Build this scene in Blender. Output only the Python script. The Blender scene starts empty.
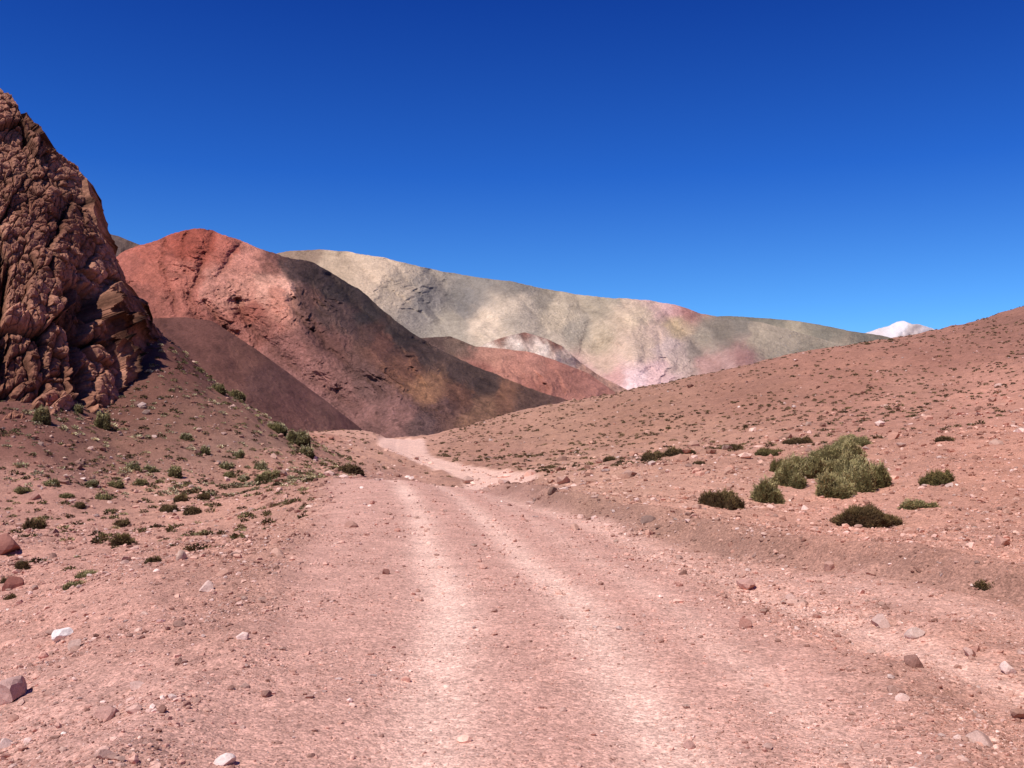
import bpy, math, numpy as np, bmesh
rng=np.random.default_rng(7)
F=1000.;VH=432.;H=2.4
P=math.atan((VH-384)/F);cP=math.cos(P);sP=math.sin(P)
def px2w(u,v,Y):
    u=np.asarray(u,float);v=np.asarray(v,float);Y=np.asarray(Y,float)
    a=(u-512)/F;b=(384-v)/F
    s=Y/(cP-b*sP)
    return a*s,Y+0*u,H+(sP+b*cP)*s
def w2px(x,y,z):
    f=y*cP+(z-H)*sP;w=-y*sP+(z-H)*cP
    return 512+F*x/f,384-F*w/f
def lin(c):
    c=np.asarray(c,float)/255.
    return np.where(c<=0.04045,c/12.92,((c+0.055)/1.055)**2.4)
def desat(C,s,tint=(1,1,1)):
    l=(C*np.array([.3,.5,.2])).sum(-1,keepdims=True)
    return (l+(C-l)*s)*np.array(tint)
# ---------- noise ----------
def _h(ix,iy,iz,seed):
    n=(ix*374761393+iy*668265263+iz*2147483647+seed*1274126177)&0xffffffff
    n=((n^(n>>13))*1274126177)&0xffffffff
    n=((n^(n>>15))*2246822519)&0xffffffff
    return ((n^(n>>16))&0xffffff)/float(0xffffff)
def vnoise(x,y,z=None,seed=0):
    if z is None: z=np.zeros_like(x)
    xi=np.floor(x);yi=np.floor(y);zi=np.floor(z)
    fx=x-xi;fy=y-yi;fz=z-zi
    fx=fx*fx*fx*(fx*(fx*6-15)+10);fy=fy*fy*fy*(fy*(fy*6-15)+10);fz=fz*fz*(3-2*fz)
    xi=xi.astype(np.int64);yi=yi.astype(np.int64);zi=zi.astype(np.int64)
    r=0
    zs=(0,1) if np.any(fz>0) else (0,)
    for dz in zs:
        wz=fz if dz else 1-fz
        for dy in (0,1):
            wy=fy if dy else 1-fy
            for dx in (0,1):
                wx=fx if dx else 1-fx
                r=r+wx*wy*wz*_h(xi+dx,yi+dy,zi+dz,seed)
    return r*2-1
def fbm(x,y,z=None,o=4,seed=0,g=0.5,ridge=False,rot=0.6):
    r=0;a=1.;t=0
    c,s=math.cos(rot),math.sin(rot)
    for i in range(o):
        n=vnoise(x,y,z,seed+i*17)
        if ridge:n=1-2*np.abs(n)
        r=r+a*n;t+=a;a*=g
        x,y=(c*x-s*y)*2.03+3.1,(s*x+c*y)*2.03+1.7
        if z is not None:z=z*2.03+5.3
    return r/t
def sstep(a,b,x):
    t=np.clip((x-a)/(b-a),0,1);return t*t*(3-2*t)
def tps_fit(p,val):
    n=len(p);d=np.linalg.norm(p[:,None]-p[None],axis=2)
    K=d*d*np.log(d+1e-9);np.fill_diagonal(K,0)
    A=np.zeros((n+3,n+3));A[:n,:n]=K+np.eye(n)*1e-6
    A[:n,n]=1;A[:n,n+1:]=p;A[n,:n]=1;A[n+1:,:n]=p.T
    return np.linalg.solve(A,np.concatenate([val,[0,0,0]]))
def tps_eval(w,p,X,Y):
    r=w[len(p)]+w[len(p)+1]*X+w[len(p)+2]*Y
    for i,(a,b) in enumerate(p):
        d2=(X-a)**2+(Y-b)**2+1e-12
        r=r+w[i]*0.5*d2*np.log(d2)
    return r
def idw(X,Y,pts,power=4.,eps=1e-3):
    W=0;C=0
    for (a,b,c) in pts:
        w=1./(((X-a)**2+(Y-b)**2)+eps)**(power/2)
        W=W+w;C=C+w[...,None]*c
    return C/W[...,None]
# ---------- mesh helpers ----------
def link(o):
    bpy.context.scene.collection.objects.link(o);return o
def mk_mesh(name,co,faces,col=None,mat=None,smooth=True):
    me=bpy.data.meshes.new(name)
    n,k=faces.shape
    me.vertices.add(len(co));me.vertices.foreach_set('co',np.ascontiguousarray(co,dtype=np.float32).ravel())
    me.loops.add(n*k);me.loops.foreach_set('vertex_index',np.ascontiguousarray(faces,dtype=np.int32).ravel())
    me.polygons.add(n);me.polygons.foreach_set('loop_start',np.arange(0,n*k,k,dtype=np.int32))
    me.polygons.foreach_set('loop_total',np.full(n,k,dtype=np.int32))
    me.polygons.foreach_set('use_smooth',np.full(n,smooth,dtype=bool))
    me.update(calc_edges=True)
    if col is not None:
        at=me.color_attributes.new('Col','FLOAT_COLOR','POINT')
        c=np.ones((len(co),4),np.float32);c[:,:3]=col
        at.data.foreach_set('color',c.ravel())
    if mat:me.materials.append(mat)
    o=bpy.data.objects.new(name,me);return link(o)
def grid_faces(nr,nc):
    i=np.arange(nr*nc).reshape(nr,nc)
    return np.stack([i[:-1,:-1],i[:-1,1:],i[1:,1:],i[1:,:-1]],-1).reshape(-1,4)
# ---------- materials ----------
def mat_earth(name,s_fine,s_mid,var=0.25,bump=0.5,bdist=0.02,peb=None,rough=0.95,det=5):
    m=bpy.data.materials.new(name);m.use_nodes=True
    nt=m.node_tree;N=nt.nodes;L=nt.links
    bs=N['Principled BSDF'];bs.inputs['Roughness'].default_value=rough
    bs.inputs['Specular IOR Level'].default_value=0.08
    at=N.new('ShaderNodeAttribute');at.attribute_name='Col'
    ge=N.new('ShaderNodeNewGeometry')
    def noise(sc,det=det):
        n=N.new('ShaderNodeTexNoise');n.inputs['Scale'].default_value=sc;n.inputs['Detail'].default_value=det
        n.inputs['Roughness'].default_value=0.7
        L.new(ge.outputs['Position'],n.inputs['Vector']);return n.outputs['Fac']
    def mr(inp,a,b,c,d):
        n=N.new('ShaderNodeMapRange');L.new(inp,n.inputs[0])
        for i,v in enumerate((a,b,c,d)):n.inputs[1+i].default_value=v
        return n.outputs[0]
    def math_(op,a,b):
        n=N.new('ShaderNodeMath');n.operation=op
        for i,x in enumerate((a,b)):
            if hasattr(x,'links'):L.new(x,n.inputs[i])
            else:n.inputs[i].default_value=x
        return n.outputs[0]
    nf=noise(s_fine);nm=noise(s_mid)
    f=math_('MULTIPLY',mr(nf,.3,.7,1-var,1+var),mr(nm,.3,.7,1-var*.6,1+var*.6))
    hgt=math_('ADD',nf,math_('MULTIPLY',nm,1.5))
    if peb:
        for sc,amp in peb:
            v=N.new('ShaderNodeTexVoronoi');v.inputs['Scale'].default_value=sc
            L.new(ge.outputs['Position'],v.inputs['Vector'])
            sx=N.new('ShaderNodeSeparateColor');L.new(v.outputs['Color'],sx.inputs[0])
            f=math_('MULTIPLY',f,mr(sx.outputs[0],0,1,1-amp,1+amp))
            hh=mr(v.outputs['Distance'],0,.6,1,0)
            hgt=math_('ADD',hgt,math_('MULTIPLY',hh,sx.outputs[1]))
    mx=N.new('ShaderNodeVectorMath');mx.operation='SCALE'
    L.new(at.outputs['Color'],mx.inputs[0]);L.new(f,mx.inputs['Scale'])
    L.new(mx.outputs[0],bs.inputs['Base Color'])
    bp=N.new('ShaderNodeBump');bp.inputs['Strength'].default_value=bump;bp.inputs['Distance'].default_value=bdist
    L.new(hgt,bp.inputs['Height']);L.new(bp.outputs[0],bs.inputs['Normal'])
    return m
M_ground=mat_earth('dusty_gravel',17,1.3,.24,.55,.024,peb=[(44,.28),(17,.16)])
M_cliff=mat_earth('cliff_rock',3.5,.6,.28,.7,.12,peb=[(3.2,.10)])
M_near=mat_earth('hill_scree',1.5,.15,.3,.8,.5)
M_mid=mat_earth('mountain_scree',.6,.07,.36,1.,1.6)
M_far=mat_earth('mineral_slopes',.16,.02,.2,.8,5.)
M_snow=mat_earth('snow',.02,.004,.06,.3,5.)
M_stone=mat_earth('stone_rock',60,12,.2,.4,.006,det=2)
def mat_leaf(name):
    m=bpy.data.materials.new(name);m.use_nodes=True
    nt=m.node_tree;bs=nt.nodes['Principled BSDF'];bs.inputs['Roughness'].default_value=.85
    bs.inputs['Specular IOR Level'].default_value=.1
    at=nt.nodes.new('ShaderNodeAttribute');at.attribute_name='Col'
    no=nt.nodes.new('ShaderNodeTexNoise');no.inputs['Scale'].default_value=9
    mr=nt.nodes.new('ShaderNodeMapRange');mr.inputs[1].default_value=.3;mr.inputs[2].default_value=.7
    mr.inputs[3].default_value=.65;mr.inputs[4].default_value=1.35
    sc=nt.nodes.new('ShaderNodeVectorMath');sc.operation='SCALE'
    nt.links.new(no.outputs['Fac'],mr.inputs[0]);nt.links.new(at.outputs['Color'],sc.inputs[0])
    nt.links.new(mr.outputs[0],sc.inputs['Scale']);nt.links.new(sc.outputs[0],bs.inputs['Base Color'])
    return m
M_leaf=mat_leaf('dry_shrub_foliage')
# ---------- GROUND ----------
G=[
(-700,1117,3.5),(100,1117,3.5),(512,1117,3.5),(900,1117,3.5),(1700,1117,3.5),
(-400,768,7.15),(50,768,7.15),(525,768,7.15),(850,768,7.15),(1300,760,7.15),
(200,600,14.3),(490,600,14.3),(690,600,14.3),(1024,598,14.5),(1400,590,14.5),
(150,583,15.9),(310,520,27),(450,520,27),(570,521,27),
(325,480,46),(407,481,46),(470,490,42),
(0,628,17.0),(-400,620,18),(0,545,30),(100,541,31),(220,522,35),(200,500,46),(60,500,46),(-300,530,32),
(290,474,60),(240,471,62),(0,474,50),(100,474,54),(180,466,60),
(0,430,56),(0,402,62),(60,402,66),(100,406,70),(130,372,78),(-300,400,66),(-300,440,56),(-300,474,50),
(145,330,90),(200,372,87),(260,417,80),(300,446,78),(322,463,74),
(-300,380,100),(60,385,100),(140,380,115),(200,405,112),(260,432,108),(300,436,100),(140,440,160),(240,440,150),(0,430,160),(-300,430,170),
(360,470,72),(340,458,92),(380,474,84),(300,431,128),(340,433,130),(380,438,170),(407,491,60),(455,494,60),(500,485,73),(445,465,106),(405,451,145),(402,440,190),(400,438,250),(300,440,200),
(430,440,215),
(620,500,38),(700,505,34),(560,492,46),(545,474,74),
(1024,560,19),(870,527,28),(1024,500,32),(850,478,46),(1024,440,52),(1300,430,50),(1400,500,30),
(700,455,68),(600,463,72),(1024,400,84),(850,430,76),(1300,350,90),
(700,420,130),(560,434,150),(490,443,150),(850,392,130),(950,372,140),(1024,352,142),
(1024,310,200),(960,324,205),(880,342,215),(800,357,222),(700,381,228),(600,401,232),(520,414,232),(460,430,225),
(1300,240,190),(1600,200,190),
(1300,330,300),(1024,370,320),(880,385,320),(700,415,320),(520,432,320),(1600,330,320),
(400,442,330),(200,445,330),(-300,440,330)]
G=np.array(G,float)
gx,gy,gz=px2w(G[:,0],G[:,1],G[:,2])
LK=.32
gp=np.stack([gx/gy,np.log(gy)*LK],1)
gw=tps_fit(gp,gz)
NA,NR=1050,1200
q=np.linspace(-1,1,NA);A=q*.6+np.sign(q)*np.abs(q)**5*.75
Y0,Y1=3.2,420.
LY=np.linspace(math.log(Y0),math.log(Y1),NR)
AA,LL=np.meshgrid(A,LY);YY=np.exp(LL);XX=AA*YY
ca=np.linspace(A[0],A[-1],260);cl=np.linspace(LY[0],LY[-1],260)
cA,cL=np.meshgrid(ca,cl);cZ=tps_eval(gw,gp,cA,cL*LK)
def bil(tab,fi,fj):
    fi=np.clip(fi,0,tab.shape[0]-1.001);fj=np.clip(fj,0,tab.shape[1]-1.001)
    i=fi.astype(int);j=fj.astype(int);a=fi-i;b=fj-j
    return (tab[i,j]*(1-a)*(1-b)+tab[i+1,j]*a*(1-b)+tab[i,j+1]*(1-a)*b+tab[i+1,j+1]*a*b)
ZZ=bil(cZ,(LL-cl[0])/(cl[1]-cl[0]),(AA-ca[0])/(ca[1]-ca[0]))
RP=np.array([(0.35,0,0),(0.3,7.1,5.1),(-.05,14.3,6.2),(-.8,20,6.6),(-1.6,27,6.9),(-3.1,37,7.2),(-4.5,46,7.2),(-4.3,54,6),(-2.4,63,5.4),(-.9,73,5.6),(-2.4,88,5),(-7.0,104,4.8),(-12,122,5.4),(-15.8,145,7),(-18.5,170,7.4),(-21,190,7),(-29,225,6),(-40,250,6)])
def cr(P,n):
    out=[]
    for i in range(len(P)-1):
        p0=P[max(i-1,0)];p1=P[i];p2=P[i+1];p3=P[min(i+2,len(P)-1)]
        for t in np.linspace(0,1,n,endpoint=False):
            out.append(.5*((2*p1)+(-p0+p2)*t+(2*p0-5*p1+4*p2-p3)*t*t+(-p0+3*p1-3*p2+p3)*t**3))
    return np.array(out+[P[-1]])
RC=cr(RP,10)
def seg_dist(X,Y,C):
    best=np.full(X.shape,1e9);side=np.zeros(X.shape);wd=np.zeros(X.shape)
    for i in range(len(C)-1):
        ax,ay=C[i,0],C[i,1];bx,by=C[i+1,0],C[i+1,1]
        lo,hi=min(ay,by)-14,max(ay,by)+14
        r0=np.searchsorted(Y[:,0],lo);r1=np.searchsorted(Y[:,0],hi)
        if r1<=r0:continue
        sx=X[r0:r1];sy=Y[r0:r1]
        dx,dy=bx-ax,by-ay;l2=dx*dx+dy*dy
        t=np.clip(((sx-ax)*dx+(sy-ay)*dy)/l2,0,1)
        ex=sx-ax-t*dx;ey=sy-ay-t*dy;d=np.hypot(ex,ey)
        m=d<best[r0:r1]
        best[r0:r1]=np.where(m,d,best[r0:r1])
        side[r0:r1]=np.where(m,np.sign(dy*ex-dx*ey),side[r0:r1])
        wd[r0:r1]=np.where(m,C[i,2]+(C[i+1,2]-C[i,2])*t,wd[r0:r1])
    return best,side,wd
RD,RS,RW=seg_dist(XX,YY,RC)
sd=RD*np.where(RS==0,1,RS);RW=np.where(RW<=0,6,RW)
hw=RW/2
edge=hw+.25*fbm(XX*.5,YY*.3,seed=5,o=3)
road=1-sstep(edge-.5,edge+.55,RD)
TC=cr(np.array([(5.0,3,1),(4.75,8.9,1),(4.1,12.8,1),(2.9,20,1),(1.6,28,1),(-.5,38,1)]),8)
TD,_,_=seg_dist(XX,YY,TC)
BC=cr(np.array([(10.5,8,1),(9.2,10.5,1),(7.3,13.9,1),(5.0,19.5,1),(1.9,31,1),(-.4,41,1),(-1.0,50,1)]),8)
BD,BS,_=seg_dist(XX,YY,BC);bsd=BD*BS
rough=1-road
n_big=fbm(XX*.035,YY*.035,seed=11,o=4)
ZZ+=n_big*np.clip((YY-60)/120,0,1)*1.6*(1-.8*road)
n_m=fbm(XX*.35,YY*.35,seed=21,o=5)
ZZ+=n_m*(.10+.004*np.clip(YY,0,100))*(.15+.85*rough)
near=1-sstep(30,70,YY)
n_s=fbm(XX*3.0,YY*3.0,seed=31,o=3,g=.5)
lane=np.where(BS!=0,np.exp(-((bsd+1.4)/1.1)**2),0)
ZZ+=n_s*(.045*rough*(1-.7*lane)+.008)*near
rut=np.exp(-((np.abs(sd+.1)-.95)/.42)**2)
ZZ-=rut*.05*road
berm=np.exp(-((RD-edge-.35)/.5)**2)
ZZ+=berm*(.08+.08*fbm(XX*.8,YY*.5,seed=51,o=3))*(YY<60)
ZZ-=np.exp(-(TD/.5)**2)*.07
bn=.35*fbm(XX*.4,YY*.4,seed=52,o=4)
ZZ+=np.where(BS!=0,sstep(-.45,.45,bsd+bn)*.5*np.exp(-np.clip(bsd,0,99)/6)*sstep(52,38,YY),0)*(BD<13)
ZZ+=road*near*.005*np.sin(YY*7+fbm(XX*.6,YY*.6,seed=3,o=2)*5)
def tab_at(T,x,y):
    a=x/y;fj=np.interp(a,A,np.arange(NA));fi=(np.log(y)-LY[0])/(LY[1]-LY[0])
    return bil(T,fi,fj)
def h_at(x,y):
    return tab_at(ZZ,x,y)
def place(u,v):
    ys=np.exp(LY);a0=(u-512)/F
    xs=a0*ys
    z=h_at(xs,ys);uu,vv=w2px(xs,ys,z)
    k=np.argmax(vv<=v)
    y=ys[k];x=a0*(y*cP+(z[k]-H)*sP)
    return x,y,float(h_at(np.array([x]),np.array([y]))[0])
K=np.array([1.02,1.0,1.03])
GC=[(512,1000,(184,140,120)),(100,700,(190,146,128)),(900,700,(186,140,120)),(490,600,(202,158,138)),(850,620,(191,144,124)),(1000,560,(187,139,118)),
(407,485,(205,159,138)),(100,620,(189,142,123)),(60,540,(185,138,119)),(200,500,(181,135,114)),(30,490,(174,128,110)),
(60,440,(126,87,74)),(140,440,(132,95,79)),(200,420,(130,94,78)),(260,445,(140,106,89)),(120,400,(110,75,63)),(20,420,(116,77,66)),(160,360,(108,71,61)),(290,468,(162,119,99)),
(330,440,(190,145,122)),(380,450,(188,143,121)),(300,432,(172,123,103)),(420,462,(174,131,110)),(400,478,(164,121,103)),
(600,480,(183,140,117)),(700,500,(189,143,120)),(860,500,(187,138,116)),(1000,460,(183,133,111)),(750,450,(176,131,109)),
(560,425,(163,123,101)),(480,445,(162,121,100)),(480,460,(158,117,98)),(650,410,(155,115,94)),(750,395,(151,109,90)),(850,380,(155,110,91)),(950,360,(148,104,87)),(1010,330,(140,99,83)),(900,400,(169,123,103)),(1000,390,(181,131,110)),(700,435,(169,127,105))]
UU,VV=w2px(XX,YY,ZZ)
wu=fbm(XX*.05,YY*.05,seed=61,o=3)*40;wv=fbm(XX*.05,YY*.05,seed=71,o=3)*14
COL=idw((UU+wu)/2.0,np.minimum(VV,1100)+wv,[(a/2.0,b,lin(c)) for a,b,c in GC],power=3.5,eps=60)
fl=1+.14*fbm(XX*.25,YY*.12,seed=81,o=4)+.20*fbm(XX*1.6,YY*1.6,seed=91,o=4,g=.65)
COL*=fl[...,None]
farr=sstep(50,68,YY)
rc=lin((230,190,168));rc2=lin((198,152,133))
sd_w=sd+.15*fbm(XX*.3,YY*.12,seed=93,o=3)
tr=np.exp(-((sd_w+.9)/.40)**2)+np.exp(-((sd_w-.85)/.36)**2)*.9+.35*np.exp(-((sd_w-2.1)/.3)**2)
tr=np.clip(tr*(.85+.5*fbm(XX*.4,YY*.15,seed=94,o=3)),0,1);tr=np.maximum(tr,farr*.75)
rcol=rc2+(rc-rc2)*tr[...,None]
rcol=rcol*(1+.12*fbm(XX*2.2,YY*1.6,seed=95,o=4,g=.65))[...,None]
COL=COL+(rcol-COL)*(road*.94)[...,None]
tk=np.exp(-(TD/.42)**2)*.8
COL=COL+(lin((218,175,154))-COL)*tk[...,None]
COL=COL+(lin((206,162,142))-COL)*(lane*.65*rough)[...,None]
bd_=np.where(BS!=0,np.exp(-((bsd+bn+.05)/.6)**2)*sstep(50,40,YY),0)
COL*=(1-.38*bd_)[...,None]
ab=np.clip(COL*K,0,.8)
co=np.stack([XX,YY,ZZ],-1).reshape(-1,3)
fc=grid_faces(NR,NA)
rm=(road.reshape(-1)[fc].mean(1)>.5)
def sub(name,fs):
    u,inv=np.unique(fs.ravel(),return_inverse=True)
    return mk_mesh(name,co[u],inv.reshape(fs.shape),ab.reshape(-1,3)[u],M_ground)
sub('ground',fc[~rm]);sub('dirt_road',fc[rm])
n=60
gxp=np.linspace(-30000,30000,n);GXX,GYY=np.meshgrid(gxp,gxp)
mk_mesh('plain_terrain',np.stack([GXX,GYY,np.full_like(GXX,-14.)],-1).reshape(-1,3),grid_faces(n,n),np.tile(lin((165,115,95))*.8,(n*n,1)),M_far)
# ---------- MOUNTAINS ----------
def mountain(name,sky,base,dep,cols,mat,nu,nv,gul=(.01,30,.12,0.),seed=0,k=.78,bslope=.5,warp=(18,8),jag=1.,cpow=4.,ceps=30,sat=.95,tint=(1.02,1,.96),streak=.14,gc=.12,big=1.3,mott=0.,lines=()):
    sky=np.array(sky,float);base=np.array(base,float);dep=np.array(dep,float)
    us=np.linspace(sky[0,0],sky[-1,0],nu)
    def sm(x,xp,fp):
        r=np.interp(x,xp,fp);w=max(3,nu//160)|1
        kk=np.hanning(w+2)[1:-1];kk/=kk.sum()
        return np.convolve(np.pad(r,w//2,mode='edge'),kk,mode='valid')
    vt=sm(us,sky[:,0],sky[:,1])+jag*fbm(us/12.,us*0+seed,seed=seed,o=5,g=.7)
    vb=np.interp(us,base[:,0],base[:,1])
    t=np.linspace(0,1,nv)**1.1
    U=np.tile(us,(nv,1));V=vt[None]+(vb-vt)[None]*t[:,None]
    p=dep[:,:2]/100.;w=tps_fit(p,dep[:,2])
    D=tps_eval(w,p,U/100.,V/100.)
    amp,wl,str_,sh=gul
    dv=V-vt[None]
    wx=fbm(U/55,V/30,seed=seed+3,o=5,g=.6)*.7
    su=(U-sh*dv)/wl+wx
    fadeg=.55+.45*fbm(U/(wl*2),V/(wl*1.5),seed=seed+31,o=3)*2
    g=fbm(su,dv/wl*str_,seed=seed+7,o=6,ridge=True,g=.55,rot=.22)*np.clip(fadeg,.25,1.3)
    g2=fbm(U/(wl*2.2)+.3*wx,V/(wl*1.8),seed=seed+9,o=4)
    g3=fbm(U/7,V/5,seed=seed+10,o=5,g=.65)
    D=D*(1-amp*g*(.2+.8*sstep(0,26,dv))-amp*big*g2-amp*.12*g3)
    shade=1.
    for pl,wd,dd,cf in lines:
        pl=np.array(pl,float);best=np.full(U.shape,1e9)
        Uw=U+5*fbm(U/18,V/14,seed=seed+41,o=4,g=.6);Vw=V+3*fbm(U/16,V/16,seed=seed+42,o=4,g=.6)
        for i in range(len(pl)-1):
            dx,dy=pl[i+1]-pl[i];l2=dx*dx+dy*dy
            tt=np.clip(((Uw-pl[i,0])*dx+(Vw-pl[i,1])*dy)/l2,0,1)
            best=np.minimum(best,np.hypot(Uw-pl[i,0]-tt*dx,Vw-pl[i,1]-tt*dy))
        e=np.exp(-(best/wd)**1.5)
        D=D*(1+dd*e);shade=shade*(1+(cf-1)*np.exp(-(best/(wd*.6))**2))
    x,y,z=px2w(U,V,D)
    cU=U+warp[0]*fbm(U/35,V/25,seed=seed+13,o=5,g=.6);cV=V+warp[1]*fbm(U/30,V/22,seed=seed+15,o=5,g=.6)
    cU=cU+.6*warp[0]*fbm(su*3,dv/wl*str_*3,seed=seed+16,o=4,rot=0)
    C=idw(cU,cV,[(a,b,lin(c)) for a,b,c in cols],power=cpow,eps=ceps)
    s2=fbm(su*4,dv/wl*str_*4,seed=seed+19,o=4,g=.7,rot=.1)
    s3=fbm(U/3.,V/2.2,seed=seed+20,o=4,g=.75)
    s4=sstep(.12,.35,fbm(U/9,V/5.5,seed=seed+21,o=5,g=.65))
    C=desat(C,sat,tint)*((1+gc*g+streak*s2+streak*1.1*s3-mott*s4)*shade)[...,None]  # gully shade and crest light painted into the slope colour to bring out relief
    nb=14;R0=D[0].mean();step=R0*.03
    bx=[];by=[];bz=[]
    for i in range(nb,0,-1):
        bx.append(x[0]);by.append(y[0]+step*i);bz.append(np.maximum(z[0]-bslope*step*i-step*.3*fbm(us/20,us*0+i*.5,seed=seed+5,o=3)*(i>1),-15))
    x=np.vstack([bx,x]);y=np.vstack([by,y]);z=np.vstack([bz,z])
    C=np.concatenate([np.tile(C[:1],(nb,1,1)),C])
    nr=x.shape[0]
    return mk_mesh(name,np.stack([x,y,z],-1).reshape(-1,3),grid_faces(nr,nu),np.clip(C*k,0,.9).reshape(-1,3),mat)
mountain('brown_hill',[(60,330),(120,322),(145,319),(185,317),(212,321),(250,345),(290,374),(330,404),(365,432),(390,450)],[(60,470),(390,470)],
 [(60,330,280),(145,319,270),(212,321,262),(290,374,262),(365,432,265),(60,470,170),(200,460,180),(300,460,190),(390,465,215),(180,390,215),(260,400,215),(330,430,225)],
 [(150,325,(112,71,62)),(200,330,(122,79,70)),(220,360,(118,77,68)),(260,380,(125,85,76)),(300,400,(122,81,73)),(340,428,(135,93,82)),(180,350,(104,67,60)),(250,355,(134,89,76))],
 M_near,380,240,(.011,34,.3,.6),seed=100,jag=.8,k=.76,mott=.18,streak=.14,gc=.07)
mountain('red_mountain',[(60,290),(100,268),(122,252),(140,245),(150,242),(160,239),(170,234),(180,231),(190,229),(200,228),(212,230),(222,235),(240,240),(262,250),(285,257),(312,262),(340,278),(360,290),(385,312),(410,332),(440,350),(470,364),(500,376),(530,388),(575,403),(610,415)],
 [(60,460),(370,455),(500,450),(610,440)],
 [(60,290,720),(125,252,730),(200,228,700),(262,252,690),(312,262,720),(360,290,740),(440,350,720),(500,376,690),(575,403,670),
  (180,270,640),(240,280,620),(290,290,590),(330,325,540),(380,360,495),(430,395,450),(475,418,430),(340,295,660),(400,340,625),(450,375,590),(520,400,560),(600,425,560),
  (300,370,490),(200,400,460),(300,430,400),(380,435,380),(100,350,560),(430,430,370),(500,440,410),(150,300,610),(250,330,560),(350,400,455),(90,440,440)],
 [(130,262,(170,98,82)),(150,250,(180,100,82)),(185,240,(166,84,66)),(200,236,(172,88,70)),(225,248,(186,106,88)),(245,262,(204,134,115)),(270,262,(142,92,80)),(180,280,(182,108,90)),(150,275,(174,100,82)),(215,285,(200,134,115)),(240,292,(208,142,121)),(265,288,(216,154,132)),(290,290,(218,158,136)),(280,298,(208,138,116)),
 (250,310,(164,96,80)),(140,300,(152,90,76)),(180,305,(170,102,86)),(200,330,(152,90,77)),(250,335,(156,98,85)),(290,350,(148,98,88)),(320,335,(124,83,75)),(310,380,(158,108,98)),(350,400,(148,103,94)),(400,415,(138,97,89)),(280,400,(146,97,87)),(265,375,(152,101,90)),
 (300,270,(98,74,68)),(318,275,(82,64,60)),(340,290,(78,63,59)),(370,315,(75,62,58)),(310,300,(114,79,71)),(335,315,(100,74,68)),(400,335,(84,67,61)),(430,355,(96,74,66)),(385,345,(122,80,66)),(372,335,(104,73,63)),(430,385,(160,112,82)),(415,368,(136,90,70)),(450,395,(128,86,68)),(480,385,(94,72,63)),(500,400,(136,93,72)),(460,370,(96,73,64)),(540,402,(118,86,72)),(480,415,(154,110,84)),(570,410,(130,90,78)),(420,425,(112,83,78)),(440,410,(116,82,73)),(370,385,(118,84,77))],  # tones carry light and shade; right flank is dark rock with shade painted in
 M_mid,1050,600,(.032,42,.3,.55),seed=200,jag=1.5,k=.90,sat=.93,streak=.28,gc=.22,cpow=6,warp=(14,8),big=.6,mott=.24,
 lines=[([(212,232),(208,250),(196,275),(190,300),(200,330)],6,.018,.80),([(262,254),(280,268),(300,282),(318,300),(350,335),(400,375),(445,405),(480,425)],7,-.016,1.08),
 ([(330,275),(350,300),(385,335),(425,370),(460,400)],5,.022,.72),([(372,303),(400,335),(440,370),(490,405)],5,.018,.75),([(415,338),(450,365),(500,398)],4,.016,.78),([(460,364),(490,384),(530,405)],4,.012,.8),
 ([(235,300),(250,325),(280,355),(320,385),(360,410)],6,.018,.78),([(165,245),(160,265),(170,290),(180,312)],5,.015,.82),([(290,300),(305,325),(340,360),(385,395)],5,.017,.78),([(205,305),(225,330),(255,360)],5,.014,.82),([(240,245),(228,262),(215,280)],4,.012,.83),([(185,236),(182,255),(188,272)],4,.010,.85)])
mountain('grey_hill',[(60,240),(100,231),(118,236),(135,243),(160,252),(200,262)],[(60,330),(200,330)],
 [(60,240,1300),(200,262,1300),(60,330,1100),(200,330,1100)],[(100,240,(112,92,86)),(140,250,(120,96,86))],M_mid,160,80,(.01,20,.15,.2),seed=300,jag=.5)
mountain('red_hill',[(420,338),(450,336),(475,346),(505,349),(530,352),(555,360),(590,374),(620,396),(650,412),(680,425)],[(420,450),(680,450)],
 [(420,338,1000),(475,346,1000),(555,360,980),(620,396,960),(680,425,950),(420,450,780),(550,440,760),(680,450,780),(530,390,880)],
 [(440,345,(110,84,76)),(465,342,(120,94,82)),(490,356,(182,126,106)),(520,362,(194,130,110)),(560,372,(180,116,98)),(600,392,(188,123,105)),(480,375,(160,100,87)),(540,390,(172,108,92)),(640,412,(174,116,99))],
 M_mid,340,180,(.016,30,.3,.4),seed=400,jag=.6,k=.9,mott=.14,sat=.9,gc=.1)
mountain('pale_hill',[(455,352),(480,346),(500,338),(525,332),(545,338),(562,346),(580,362),(600,376),(640,396)],[(455,440),(640,440)],
 [(455,352,1200),(525,332,1180),(600,376,1180),(640,396,1180),(455,440,1000),(640,440,1000),(540,380,1080)],
 [(500,339,(140,98,84)),(525,334,(132,88,76)),(555,343,(146,100,86)),(515,345,(226,202,186)),(540,350,(230,206,190)),(560,358,(212,180,164)),(490,350,(216,192,174)),(525,350,(196,168,152)),(590,378,(190,142,122))],
 M_mid,260,140,(.014,16,.3,.3),seed=500,jag=.6,warp=(10,4),streak=.3,k=.88,mott=.22)
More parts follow.
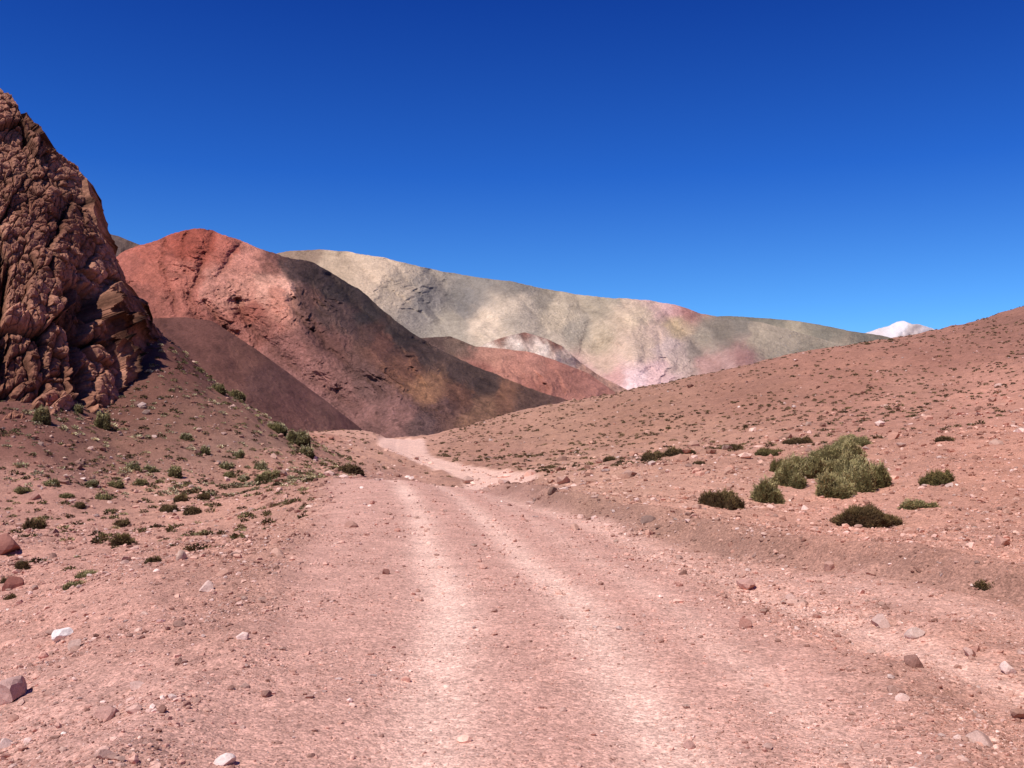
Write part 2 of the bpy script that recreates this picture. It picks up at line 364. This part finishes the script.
mountain('striped_mountain',[(230,262),(290,251),(320,249),(350,252),(385,258),(410,264),(440,271),(475,277),(510,281),(540,288),(575,294),(610,298),(650,300),(680,306),(700,313),(730,319),(760,322),(790,330),(840,344),(900,362),(960,380)],
 [(230,430),(960,450)],
 [(230,262,2600),(320,249,2600),(440,271,2450),(540,288,2300),(650,300,2250),(730,319,2300),(840,344,2300),(960,380,2300),
 (400,290,2120),(460,300,2280),(520,305,1980),(570,320,2000),(620,325,1850),(640,360,1600),(690,345,1880),(745,355,1600),(800,370,1700),(560,360,1650),(470,330,1850),(350,300,2000),(450,410,1400),(650,410,1250),(850,410,1300),(600,345,1850),(700,380,1560),(490,290,2200)],
 [(300,254,(152,132,110)),(340,258,(190,171,142)),(375,266,(208,188,158)),(400,282,(188,173,148)),(425,278,(158,150,134)),(480,282,(140,136,124)),(510,287,(138,133,120)),(430,300,(138,134,125)),(465,302,(132,130,122)),(450,320,(164,157,138)),(510,302,(202,188,162)),(540,297,(156,148,129)),(560,318,(204,190,160)),(600,305,(174,164,140)),(485,322,(214,198,170)),(520,322,(184,173,151)),
 (600,340,(192,178,150)),(640,320,(214,195,162)),(662,303,(230,192,180)),(672,306,(214,166,154)),(685,311,(178,130,118)),(640,345,(210,188,162)),(655,375,(226,192,182)),(632,384,(236,208,200)),(612,382,(210,168,156)),(700,338,(162,153,132)),(675,328,(206,184,144)),(650,332,(216,190,166)),(720,332,(138,131,115)),(710,365,(182,148,136)),(745,358,(164,126,116)),(730,366,(188,156,144)),(760,340,(180,168,142)),(740,322,(136,131,116)),(800,360,(160,151,128)),(600,365,(204,180,156)),(780,350,(182,170,144)),(560,345,(214,200,172)),(680,355,(202,182,164)),(585,372,(206,172,158)),(695,350,(156,145,130)),(665,345,(216,194,178)),(580,330,(170,162,142))],
 M_far,1100,460,(.024,50,.3,.15),seed=600,jag=.9,k=.88,warp=(13,6),cpow=4.6,ceps=40,sat=.97,tint=(1.075,.955,.955),streak=.15,gc=.12,big=1.3,mott=.1,
 lines=[([(430,272),(445,290),(470,312),(500,330)],7,.014,.90),([(470,330),(500,308),(540,300),(580,305),(640,318)],5,-.008,1.08),([(545,292),(600,312),(640,340),(650,370)],7,.014,.90),([(655,303),(672,325),(700,350),(720,372)],6,.016,.85),([(700,316),(720,335),(755,352),(790,370)],6,.014,.86),([(600,300),(625,325),(600,350)],5,.010,.9),([(345,253),(372,280),(410,305)],6,.012,.9),([(385,258),(410,285),(440,320)],4,.009,.92),([(490,280),(520,297),(545,325)],4,.009,.92),([(575,295),(590,320),(580,350)],4,.009,.92),([(620,300),(650,325),(665,360)],4,.009,.92)])
mountain('olive_hill',[(640,322),(700,317),(730,316),(760,318),(790,320),(820,325),(850,331),(880,335),(910,342),(960,352),(1040,365)],[(640,430),(1040,430)],
 [(640,322,3200),(760,318,3200),(880,335,3100),(1040,365,3100),(640,430,2400),(1040,430,2400),(800,350,2700),(850,345,2850)],
 [(700,320,(136,132,113)),(760,324,(132,128,111)),(820,332,(144,139,119)),(860,338,(138,131,113)),(790,345,(176,165,137)),(840,350,(178,163,136)),(900,350,(124,114,98))],
 M_far,400,160,(.018,34,.25,.1),seed=700,jag=.7,sat=.9,tint=(1.07,.96,.955),gc=.12,mott=.1,k=.8)
mountain('snow_peak',[(820,345),(850,338),(872,331),(880,328),(888,326),(897,322),(904,321),(912,324),(920,324),(932,328),(950,338),(980,348)],[(820,420),(980,420)],
 [(820,345,7000),(904,321,7000),(980,348,7000),(820,420,5500),(980,420,5500),(904,350,6300)],
 [(904,326,(240,232,234)),(880,332,(228,211,211)),(930,334,(230,215,217)),(915,331,(205,185,180)),(890,329,(236,228,230)),(910,345,(190,160,150))],
 M_snow,200,100,(.02,16,.3,.1),seed=800,jag=.9,k=.76,sat=1,streak=.10,warp=(8,3))
# ---------- CLIFF ----------
def worley(x,y,z,seed):
    xi=np.floor(x).astype(np.int64);yi=np.floor(y).astype(np.int64);zi=np.floor(z).astype(np.int64)
    f1=np.full(x.shape,9.);f2=np.full(x.shape,9.);idv=np.zeros(x.shape);tl=np.zeros(x.shape)
    for i in(-1,0,1):
        for j in(-1,0,1):
            for k in(-1,0,1):
                a,b,c=xi+i,yi+j,zi+k
                h=_h(a,b,c,seed+3)
                ex=x-(a+_h(a,b,c,seed));ey=y-(b+_h(a,b,c,seed+1));ez=z-(c+_h(a,b,c,seed+2))
                d=np.sqrt(ex**2+ey**2+ez**2)
                n=d<f1
                tn=ex*(_h(a,b,c,seed+4)-.5)*2+ez*(_h(a,b,c,seed+5)-.5)*2+ey*(_h(a,b,c,seed+6)-.5)
                f2=np.where(n,f1,np.minimum(f2,d));idv=np.where(n,h,idv);tl=np.where(n,tn,tl);f1=np.where(n,d,f1)
    return f1,f2,idv,tl
sky=np.array([(-420,-260),(-250,-120),(-120,0),(-50,60),(0,90),(10,97),(20,116),(34,130),(42,146),(60,158),(76,168),(83,180),(88,200),(92,215),(103,236),(108,250),(116,262),(121,284),(132,300),(140,316),(150,335),(165,372),(175,400)],float)
nu,nv=820,820
sp=np.concatenate([np.linspace(-420,-20,130,endpoint=False),np.linspace(-20,175,nu-130)])
vt=np.interp(sp,sky[:,0],sky[:,1])+fbm(sp/11,sp*0,seed=900,o=5,g=.65)*5
vb=np.interp(sp,[-420,0,100,175],[460,440,440,430])
t=np.linspace(0,1,nv)
U=np.tile(sp,(nv,1));V=vt[None]+(vb-vt)[None]*t[:,None]
dep=np.array([(-420,-260,92),(-250,-100,90),(0,90,84),(60,158,83),(100,232,83),(140,316,86),(175,400,90),(0,250,70),(60,250,74),(100,300,77),(130,350,80),(0,400,61),(60,400,65.5),(100,405,70),(130,372,77),(145,350,85),(-250,400,60),(-420,400,60),(-250,150,70),(0,440,57),(100,440,66),(165,420,86)],float)
p=dep[:,:2]/100.;w=tps_fit(p,dep[:,2]);D=tps_eval(w,p,U/100.,V/100.)
x,y,z=px2w(U,V,D)
nb=20
bx=np.array([x[0]-0.25*i for i in range(nb,0,-1)]);by=np.array([y[0]+1.6*i for i in range(nb,0,-1)]);bz=np.array([np.maximum(z[0]-.9*i,-3) for i in range(nb,0,-1)])
x=np.vstack([bx,x]);y=np.vstack([by,y]);z=np.vstack([bz,z])
Pn=np.stack([x,y,z],-1)
du=np.gradient(Pn,axis=1);dv=np.gradient(Pn,axis=0);nn=np.cross(du,dv);nn/=np.linalg.norm(nn,axis=-1,keepdims=True)+1e-9
nn*=np.where(nn[...,1:2]>0,-1,1)*1.0
wx=x+.3*fbm(x*.6,y*.6,z*.4,seed=910,o=4)+.22*z;wz=z+.4*fbm(x*.4,y*.4,z*.4,seed=911,o=3)-.3*x
f1,f2,i1,t1=worley(wx*.40,y*.10,wz*.10,920)
g1,g2,i2,t2=worley(wx*1.05,y*.3,wz*.28,930)
e1,e2,i3,t3=worley(wx*2.6,y*1.0,wz*.95,940)
h1,h2,i4,t4=worley(wx*6,y*3,wz*3.0,945)
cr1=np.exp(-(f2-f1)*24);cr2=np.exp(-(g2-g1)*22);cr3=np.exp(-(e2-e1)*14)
Vf=np.vstack([np.tile(V[:1],(nb,1)),V]);Uf=np.vstack([np.tile(U[:1],(nb,1)),U])
lowc=sstep(220,300,Vf)
vr=fbm(wx*.7+y*.1,wz*.06,seed=955,o=4,ridge=True,rot=.05)
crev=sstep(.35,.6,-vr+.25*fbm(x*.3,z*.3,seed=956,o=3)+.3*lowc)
disp=(i1-.5)*1.0+t1*.7-(.4+.8*lowc)*cr1+((i2-.5)*.8+t2*.5-.45*cr2)*(.5+.6*lowc)+(i3-.5)*.30+t3*.16-.15*cr3+(i4-.5)*.08+t4*.06+.4*fbm(x*.2,y*.2,z*.12,seed=950,o=4)+.04*fbm(x*3,y*3,z*2,seed=960,o=3)+.2*vr-1.1*crev
fade=np.ones_like(x);fade[nb:]=.5+.5*sstep(0,14,(V-vt[None]))
fade*=1-.7*sstep(112,145,Uf)
disp=disp*fade-1.2*sstep(125,165,Uf)
Pn=Pn+nn*disp[...,None]
la,lb=lin((142,94,75)),lin((196,140,114))
cc=la+(lb-la)*(.45+.9*fbm(x*.25,y*.25,z*.2,seed=970,o=5))[...,None]
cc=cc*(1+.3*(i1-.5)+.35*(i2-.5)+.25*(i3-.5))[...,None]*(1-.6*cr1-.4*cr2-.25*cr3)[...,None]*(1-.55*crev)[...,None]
mk_mesh('rock_cliff',Pn.reshape(-1,3),grid_faces(nv+nb,nu),np.clip(cc*.88,0.01,.8).reshape(-1,3),M_cliff,smooth=False)
# ---------- STONES ----------
def rock_proto(sub,seed):
    r=np.random.default_rng(seed)
    bm=bmesh.new();bmesh.ops.create_icosphere(bm,subdivisions=sub,radius=1)
    v=np.array([a.co[:] for a in bm.verts]);f=np.array([[a.index for a in b.verts] for b in bm.faces]);bm.free()
    for _ in range(10):
        n=r.normal(size=3);n/=np.linalg.norm(n);d=r.uniform(.4,.8)
        k=v@n-d;v=v-np.where(k>0,k,0)[:,None]*n
    v*=r.uniform(.6,1.25,3)*np.array([1,1,.75]);return v,f
def merged(name,protos,pos,scale,cols,mat,tilt=.35):
    cs=[];fs=[];cl=[];off=0
    idx=rng.integers(0,len(protos),len(pos))
    for k,(v,f,*c) in enumerate(protos):
        m=np.where(idx==k)[0]
        if len(m)==0:continue
        th=rng.uniform(0,6.28,len(m));ct,st=np.cos(th),np.sin(th)
        s=scale[m][:,None]
        vx=(v[None,:,0]*ct[:,None]-v[None,:,1]*st[:,None]);vy=(v[None,:,0]*st[:,None]+v[None,:,1]*ct[:,None]);vz=np.tile(v[None,:,2],(len(m),1))
        ph=rng.normal(0,tilt,len(m));cp,sp_=np.cos(ph)[:,None],np.sin(ph)[:,None]
        vy,vz=vy*cp-vz*sp_,vy*sp_+vz*cp
        P3=np.stack([vx*s+pos[m,0:1],vy*s+pos[m,1:2],vz*s+pos[m,2:3]],-1)
        cs.append(P3.reshape(-1,3))
        fs.append((f[None]+(np.arange(len(m))*len(v))[:,None,None]+off).reshape(-1,f.shape[1]))
        c0=cols[m][:,None,:]*(c[0][None] if c else np.ones((1,len(v),1)))
        cl.append(np.broadcast_to(c0,P3.shape).reshape(-1,3));off+=len(m)*len(v)
    return mk_mesh(name,np.concatenate(cs),np.concatenate(fs),np.concatenate(cl),mat,smooth=False)
R1=[rock_proto(1,i) for i in range(16)];R2=[rock_proto(2,50+i) for i in range(12)]
def stone_cols(x,y):
    n=len(x)
    pal=np.array([lin(c) for c in [(206,162,142),(192,146,128),(224,188,170),(164,116,100),(236,208,196),(132,90,78),(200,164,150)]])
    loc=np.stack([tab_at(ab[...,i],x,y) for i in range(3)],1)
    m=rng.uniform(.1,.7,(n,1))
    return np.clip((loc*(1-m)+pal[rng.integers(0,len(pal),n)]*m)*rng.uniform(.55,1.3,(n,1)),0,.85)
def scatter(n,y0,y1,a0,a1,maskf,smin,smax,protos,name,pw=2.6):
    y=np.exp(rng.uniform(math.log(y0),math.log(y1),n));x=rng.uniform(a0,a1,n)*y
    keep=rng.uniform(size=n)<maskf(x,y);x=x[keep];y=y[keep]
    s=smin*(1-rng.uniform(size=len(x))*(1-(smin/smax)**pw))**(-1/pw)
    s*=np.clip(y/14,.75,2.4)
    z=h_at(x,y)+s*.15
    merged(name,protos,np.stack([x,y,z],1),s,stone_cols(x,y),M_stone)
roadm=lambda x,y:tab_at(np.maximum(road,lane*.75),x,y)
trm=lambda x,y:tab_at(tr*road,x,y)
patch=lambda x,y:.3+.7*sstep(-.1,.35,fbm(x*.5,y*.5,seed=77,o=3))
scatter(180000,5.5,26,-.58,.6,lambda x,y:(1-.40*roadm(x,y)-.35*trm(x,y))*patch(x,y),.0055,.024,R1,'fine_gravel',pw=1.8)
scatter(110000,5,75,-.6,.62,lambda x,y:(1-.75*roadm(x,y))*patch(x,y),.012,.075,R1,'gravel',pw=2.1)
scatter(6500,6,75,-.6,.62,lambda x,y:(1-.94*roadm(x,y))*patch(x,y),.032,.12,R2,'scattered_stones')
scatter(6000,50,230,-.05,.62,lambda x,y:patch(x,y)*.8,.06,.3,R1,'hillside_stones')
scatter(4500,48,130,-.5,-.08,lambda x,y:patch(x,y)*.8,.04,.22,R1,'talus_stones')
def one_rock(u,v,wpx,col,seed):
    x0,y0,z0=place(u,v);s=wpx/F*y0*.5
    vv,ff=rock_proto(3,seed);vv=vv/np.abs(vv[:,0]).max()
    vv=vv+.04*np.stack([vnoise(vv[:,0]*3,vv[:,1]*3,vv[:,2]*3,seed=seed+i) for i in range(3)],-1)
    c=np.tile(lin(col)*.85,(len(vv),1))
    o=mk_mesh('rock',vv*s,ff,c,M_stone,smooth=False);o.location=(x0,y0,z0+s*.22)
for i,(u,v,w_,c) in enumerate([(64,641,25,(235,220,212)),(745,587,19,(206,156,140)),(915,636,22,(215,184,170)),(880,625,18,(200,164,150)),(970,656,15,(200,160,145)),(1008,671,16,(230,200,187)),(980,745,28,(195,159,145)),(914,667,20,(150,110,98)),(225,764,22,(236,209,198)),(206,591,18,(220,185,170)),(180,560,12,(205,169,150)),(385,574,10,(150,105,92)),(790,599,13,(200,160,145)),(745,628,14,(180,130,115)),(8,552,34,(160,108,95)),(36,500,16,(175,129,115)),(12,590,24,(160,106,93)),(136,690,15,(215,175,160)),(690,748,14,(190,144,130)),(75,650,14,(200,163,148)),(1000,545,18,(195,149,132)),(830,568,12,(195,149,132)),(575,530,10,(205,160,140)),(10,702,30,(200,160,148)),(108,720,26,(190,144,130))]):
    one_rock(u,v,w_,c,200+i)
# ---------- SHRUBS ----------
def shrub_geo(w,h,n,seed,green,tip,blade=.07,bw=.012,lob=None):
    r=np.random.default_rng(seed)
    if lob is None:
        lob=[(0,0,w*.5*.62,h*.8)]+[(math.cos(a)*w*.3*r.uniform(.5,1.2),math.sin(a)*w*.3*r.uniform(.5,1.2),w*.5*r.uniform(.28,.5),h*r.uniform(.45,.98)) for a in r.uniform(0,6.28,8)]
    vs=[];fs=[];cs=[];off=0
    bm=bmesh.new();bmesh.ops.create_icosphere(bm,subdivisions=3,radius=1)
    sv=np.array([a.co[:] for a in bm.verts]);sf=np.array([[a.index for a in b.verts] for b in bm.faces]);bm.free()
    def lump(d):return 1+.3*vnoise(d[:,0]*3+seed,d[:,1]*3,d[:,2]*3,seed=seed)+.12*vnoise(d[:,0]*8+seed,d[:,1]*8,d[:,2]*8,seed=seed)
    for(lx,ly,lr,lh) in lob:
        c=sv*lump(sv)[:,None]*np.array([lr*.9,lr*.9,lh*.88])+np.array([lx,ly,-.02])
        vs.append(c);fs.append(sf+off);off+=len(c)
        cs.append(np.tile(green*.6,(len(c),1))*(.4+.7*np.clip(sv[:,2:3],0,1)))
    rr=np.array([l[2]*l[3] for l in lob]);pk=r.choice(len(lob),n,p=rr/rr.sum())
    L4=np.array(lob)[pk]
    th=r.uniform(0,6.283,n);cz=r.uniform(-.05,1,n);sr=np.sqrt(1-cz**2)
    d=np.stack([sr*np.cos(th),sr*np.sin(th),cz],1)
    rad=np.stack([L4[:,2],L4[:,2],L4[:,3]],1)
    base=d*rad*lump(d)[:,None]*r.uniform(.82,1.,n)[:,None];base[:,0]+=L4[:,0];base[:,1]+=L4[:,1]
    dr=d+np.array([0,0,.3])+r.normal(0,.5,(n,3));dr/=np.linalg.norm(dr,axis=1,keepdims=True)
    sd_=np.cross(dr,r.normal(size=(n,3)));sd_/=np.linalg.norm(sd_,axis=1,keepdims=True)
    ln=blade*r.uniform(.4,1.3,n)[:,None]
    p0=base-sd_*bw;p1=base+sd_*bw;p2=base+dr*ln
    T=np.stack([p0,p1,p2],1).reshape(-1,3)
    vs.append(T);fs.append(np.arange(3*n).reshape(n,3)+off)
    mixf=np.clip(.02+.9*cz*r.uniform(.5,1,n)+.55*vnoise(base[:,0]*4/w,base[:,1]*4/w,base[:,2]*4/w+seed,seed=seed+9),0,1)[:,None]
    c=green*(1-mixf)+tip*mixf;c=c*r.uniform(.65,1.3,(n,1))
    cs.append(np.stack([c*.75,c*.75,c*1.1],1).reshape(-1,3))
    return np.concatenate(vs),np.concatenate(fs),np.clip(np.concatenate(cs),0,1)
GR=lin((108,97,60));TIP=lin((196,180,128));GR2=lin((88,68,46));TIP2=lin((140,118,76));YL=lin((214,200,156))
def shrub(u,v,wpx,hpx,g=GR,t=TIP,seed=0,dens=1.):
    x0,y0,z0=place(u,v);w=wpx/F*y0;h=hpx/F*y0
    n=int(np.clip(wpx*hpx*9*dens,300,22000))
    bl=max(.03,min(.09,h*.2))
    V_,F_,C_=shrub_geo(w,h,n,seed,g,t,blade=bl,bw=max(.006,.0006*y0*.6))
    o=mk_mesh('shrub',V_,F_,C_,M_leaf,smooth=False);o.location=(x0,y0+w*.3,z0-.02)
SL=[(866,492,64,42,GR,TIP),(836,498,52,28,GR,TIP),(797,488,44,28,GR,TIP),(774,504,42,28,GR,TIP),(845,462,70,24,GR,TIP),(804,478,50,24,GR,TIP),(862,447,44,14,GR,TIP),(826,474,40,16,GR,TIP),(878,488,36,28,GR,TIP),(785,474,26,14,GR,TIP2),
(872,528,76,22,GR2,TIP2),(922,510,40,10,GR,TIP),(727,509,50,18,GR2,TIP2),(942,484,34,14,GR,TIP2),(733,450,24,8,GR2,TIP2),(655,460,28,8,GR2,TIP2),(682,455,30,7,GR2,TIP2),(802,444,32,8,GR2,TIP2),(948,441,26,6,GR2,TIP2),(989,585,22,7,GR2,TIP2),(775,455,30,7,GR,TIP2),(610,461,16,6,GR2,TIP2),(700,465,14,4,GR2,TIP2),
(117,546,32,13,GR2,TIP2),(84,578,30,7,GR,TIP),(74,588,30,7,GR,TIP),(152,563,17,8,GR2,TIP2),(33,530,22,11,GR2,TIP2),(120,527,17,9,GR2,TIP2),(165,512,20,8,GR2,TIP2),(190,514,20,8,GR2,TIP2),(179,502,16,8,GR2,TIP2),(202,500,13,8,GR2,TIP2),(22,570,16,10,GR2,TIP2),(6,602,16,7,GR2,TIP2),(267,481,24,12,GR,TIP),(242,482,14,8,GR,YL),(350,474,34,10,GR2,TIP2),(40,424,20,20,GR,TIP),(101,428,18,20,GR,TIP),(78,508,16,6,GR2,TIP2),(5,584,14,6,GR2,TIP2),(175,478,16,14,GR,TIP),(100,500,20,7,GR,TIP),(64,498,18,6,GR,TIP),(20,494,20,8,GR,TIP),(225,470,16,9,GR,YL),(150,473,16,9,GR,YL),(292,443,30,14,GR,YL),(255,408,26,12,GR,TIP),(235,398,22,10,GR,TIP),(218,392,18,9,GR,TIP),(275,432,22,12,GR,YL),(305,455,20,10,GR,YL),(205,500,10,7,GR2,TIP2),(130,470,14,8,GR,YL),(186,440,14,8,GR,YL),(204,455,14,9,GR,YL),(238,458,14,9,GR,YL),(76,412,12,9,GR,YL),(112,488,18,7,GR,TIP),(140,486,18,8,GR,TIP),(48,486,18,7,GR,TIP),(88,486,16,7,GR,YL),(228,478,14,8,GR,TIP),(260,470,16,8,GR,YL)]
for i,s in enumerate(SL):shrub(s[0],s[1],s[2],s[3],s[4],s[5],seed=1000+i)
def lowtuft(seed,n=60):
    r=np.random.default_rng(seed);th=r.uniform(0,6.28,n);cz=r.uniform(.0,1,n);sr=np.sqrt(1-cz**2)
    d=np.stack([sr*np.cos(th),sr*np.sin(th),cz*.7+.05],1);b=d*r.uniform(.15,.42,n)[:,None]
    s=np.cross(d,r.normal(size=(n,3)));s/=np.linalg.norm(s,axis=1,keepdims=True)
    l=r.uniform(.1,.25,n)[:,None]
    T=np.stack([b-s*.07,b+s*.07,b+d*l],1).reshape(-1,3);c=r.uniform(.5,1.5,(n,1))*np.ones((1,3))
    return T,np.arange(3*n).reshape(n,3),np.stack([c*.7,c*.7,c*1.2],1).reshape(-1,3)
TU=[lowtuft(i) for i in range(10)]
def field(name,n,y0,y1,a0,a1,smin,smax,pal,mf):
    y=np.sqrt(rng.uniform(y0*y0,y1*y1,n))
    x=rng.uniform(a0,a1,n)*y
    k=rng.uniform(size=n)<mf(x,y);x=x[k];y=y[k]
    s=rng.uniform(smin,smax,len(x))*rng.choice([.6,1,1.3],len(x))
    pal=np.array([lin(c) for c in pal]);c=pal[rng.integers(0,len(pal),len(x))]*rng.uniform(.7,1.2,(len(x),1))
    merged(name,TU,np.stack([x,y,h_at(x,y)-.02],1),s,c,M_leaf,tilt=.08)
noroad=lambda x,y:(roadm(x,y)<.05)*1.
cl=lambda x,y:sstep(-.25,.3,fbm(x*.05,y*.05,seed=88,o=3))
field('hillside_shrubs',9500,62,232,-.07,.62,.3,.66,[(112,96,66),(90,74,52),(130,112,76),(100,82,56)],lambda x,y:noroad(x,y)*(.25+.75*cl(x,y)))
field('talus_shrubs',5200,48,95,-.56,-.16,.2,.6,[(172,158,120),(196,182,144),(132,120,82),(104,92,62),(90,76,50)],lambda x,y:noroad(x,y)*(.3+.7*cl(x,y)))
field('desert_shrubs',1100,22,58,-.56,-.2,.22,.5,[(116,100,64),(90,74,48),(160,146,104),(100,88,56)],lambda x,y:noroad(x,y)*(.3+.7*cl(x,y)))
field('valley_shrubs',420,85,190,-.24,-.07,.3,.6,[(112,96,62),(96,80,52)],lambda x,y:noroad(x,y))
# ---------- LIGHT ----------
EL=math.radians(56);AZ=math.radians(-135)
sx,sy,sz=math.cos(EL)*math.sin(AZ),math.cos(EL)*math.cos(AZ),math.sin(EL)
from mathutils import Vector
sun=bpy.data.lights.new('sun','SUN');sun.energy=5.0;sun.angle=math.radians(.53);sun.color=(1,.96,.89)
so=link(bpy.data.objects.new('sun',sun));so.rotation_euler=Vector((sx,sy,sz)).to_track_quat('Z','Y').to_euler();so.location=(-50,-20,80)
w=bpy.data.worlds.new('World');bpy.context.scene.world=w;w.use_nodes=True
nt=w.node_tree;bg=nt.nodes['Background'];bg.inputs['Strength'].default_value=.1
st=nt.nodes.new('ShaderNodeTexSky');st.sky_type='NISHITA';st.sun_disc=False
st.sun_elevation=EL;st.sun_rotation=AZ;st.altitude=4500;st.air_density=1.;st.dust_density=.1;st.ozone_density=3.
tc=nt.nodes.new('ShaderNodeTexCoord');sep=nt.nodes.new('ShaderNodeSeparateXYZ')
nt.links.new(tc.outputs['Generated'],sep.inputs[0])
rp=nt.nodes.new('ShaderNodeValToRGB');nt.links.new(sep.outputs['Z'],rp.inputs[0])
e=rp.color_ramp.elements;e[0].position=0.0;e[0].color=(1.0,1.4,1.55,1);e[1].position=.42;e[1].color=(.08,.38,1.3,1)
m=e.new(.11);m.color=(.54,1.12,1.56,1);m=e.new(.25);m.color=(.19,.68,1.56,1)
mu=nt.nodes.new('ShaderNodeMix');mu.data_type='RGBA';mu.blend_type='MULTIPLY';mu.inputs[0].default_value=1
nt.links.new(st.outputs[0],mu.inputs[6]);nt.links.new(rp.outputs[0],mu.inputs[7]);nt.links.new(mu.outputs[2],bg.inputs['Color'])
cam=bpy.data.cameras.new('camera');cam.sensor_width=36;cam.lens=36*F/1024;cam.clip_end=60000;cam.clip_start=.1
c=link(bpy.data.objects.new('camera',cam));c.location=(0,0,H);c.rotation_euler=(math.pi/2+P,0,0)
sc=bpy.context.scene;sc.camera=c
sc.view_settings.view_transform='Standard';sc.view_settings.look='None';sc.view_settings.exposure=0
print('done')
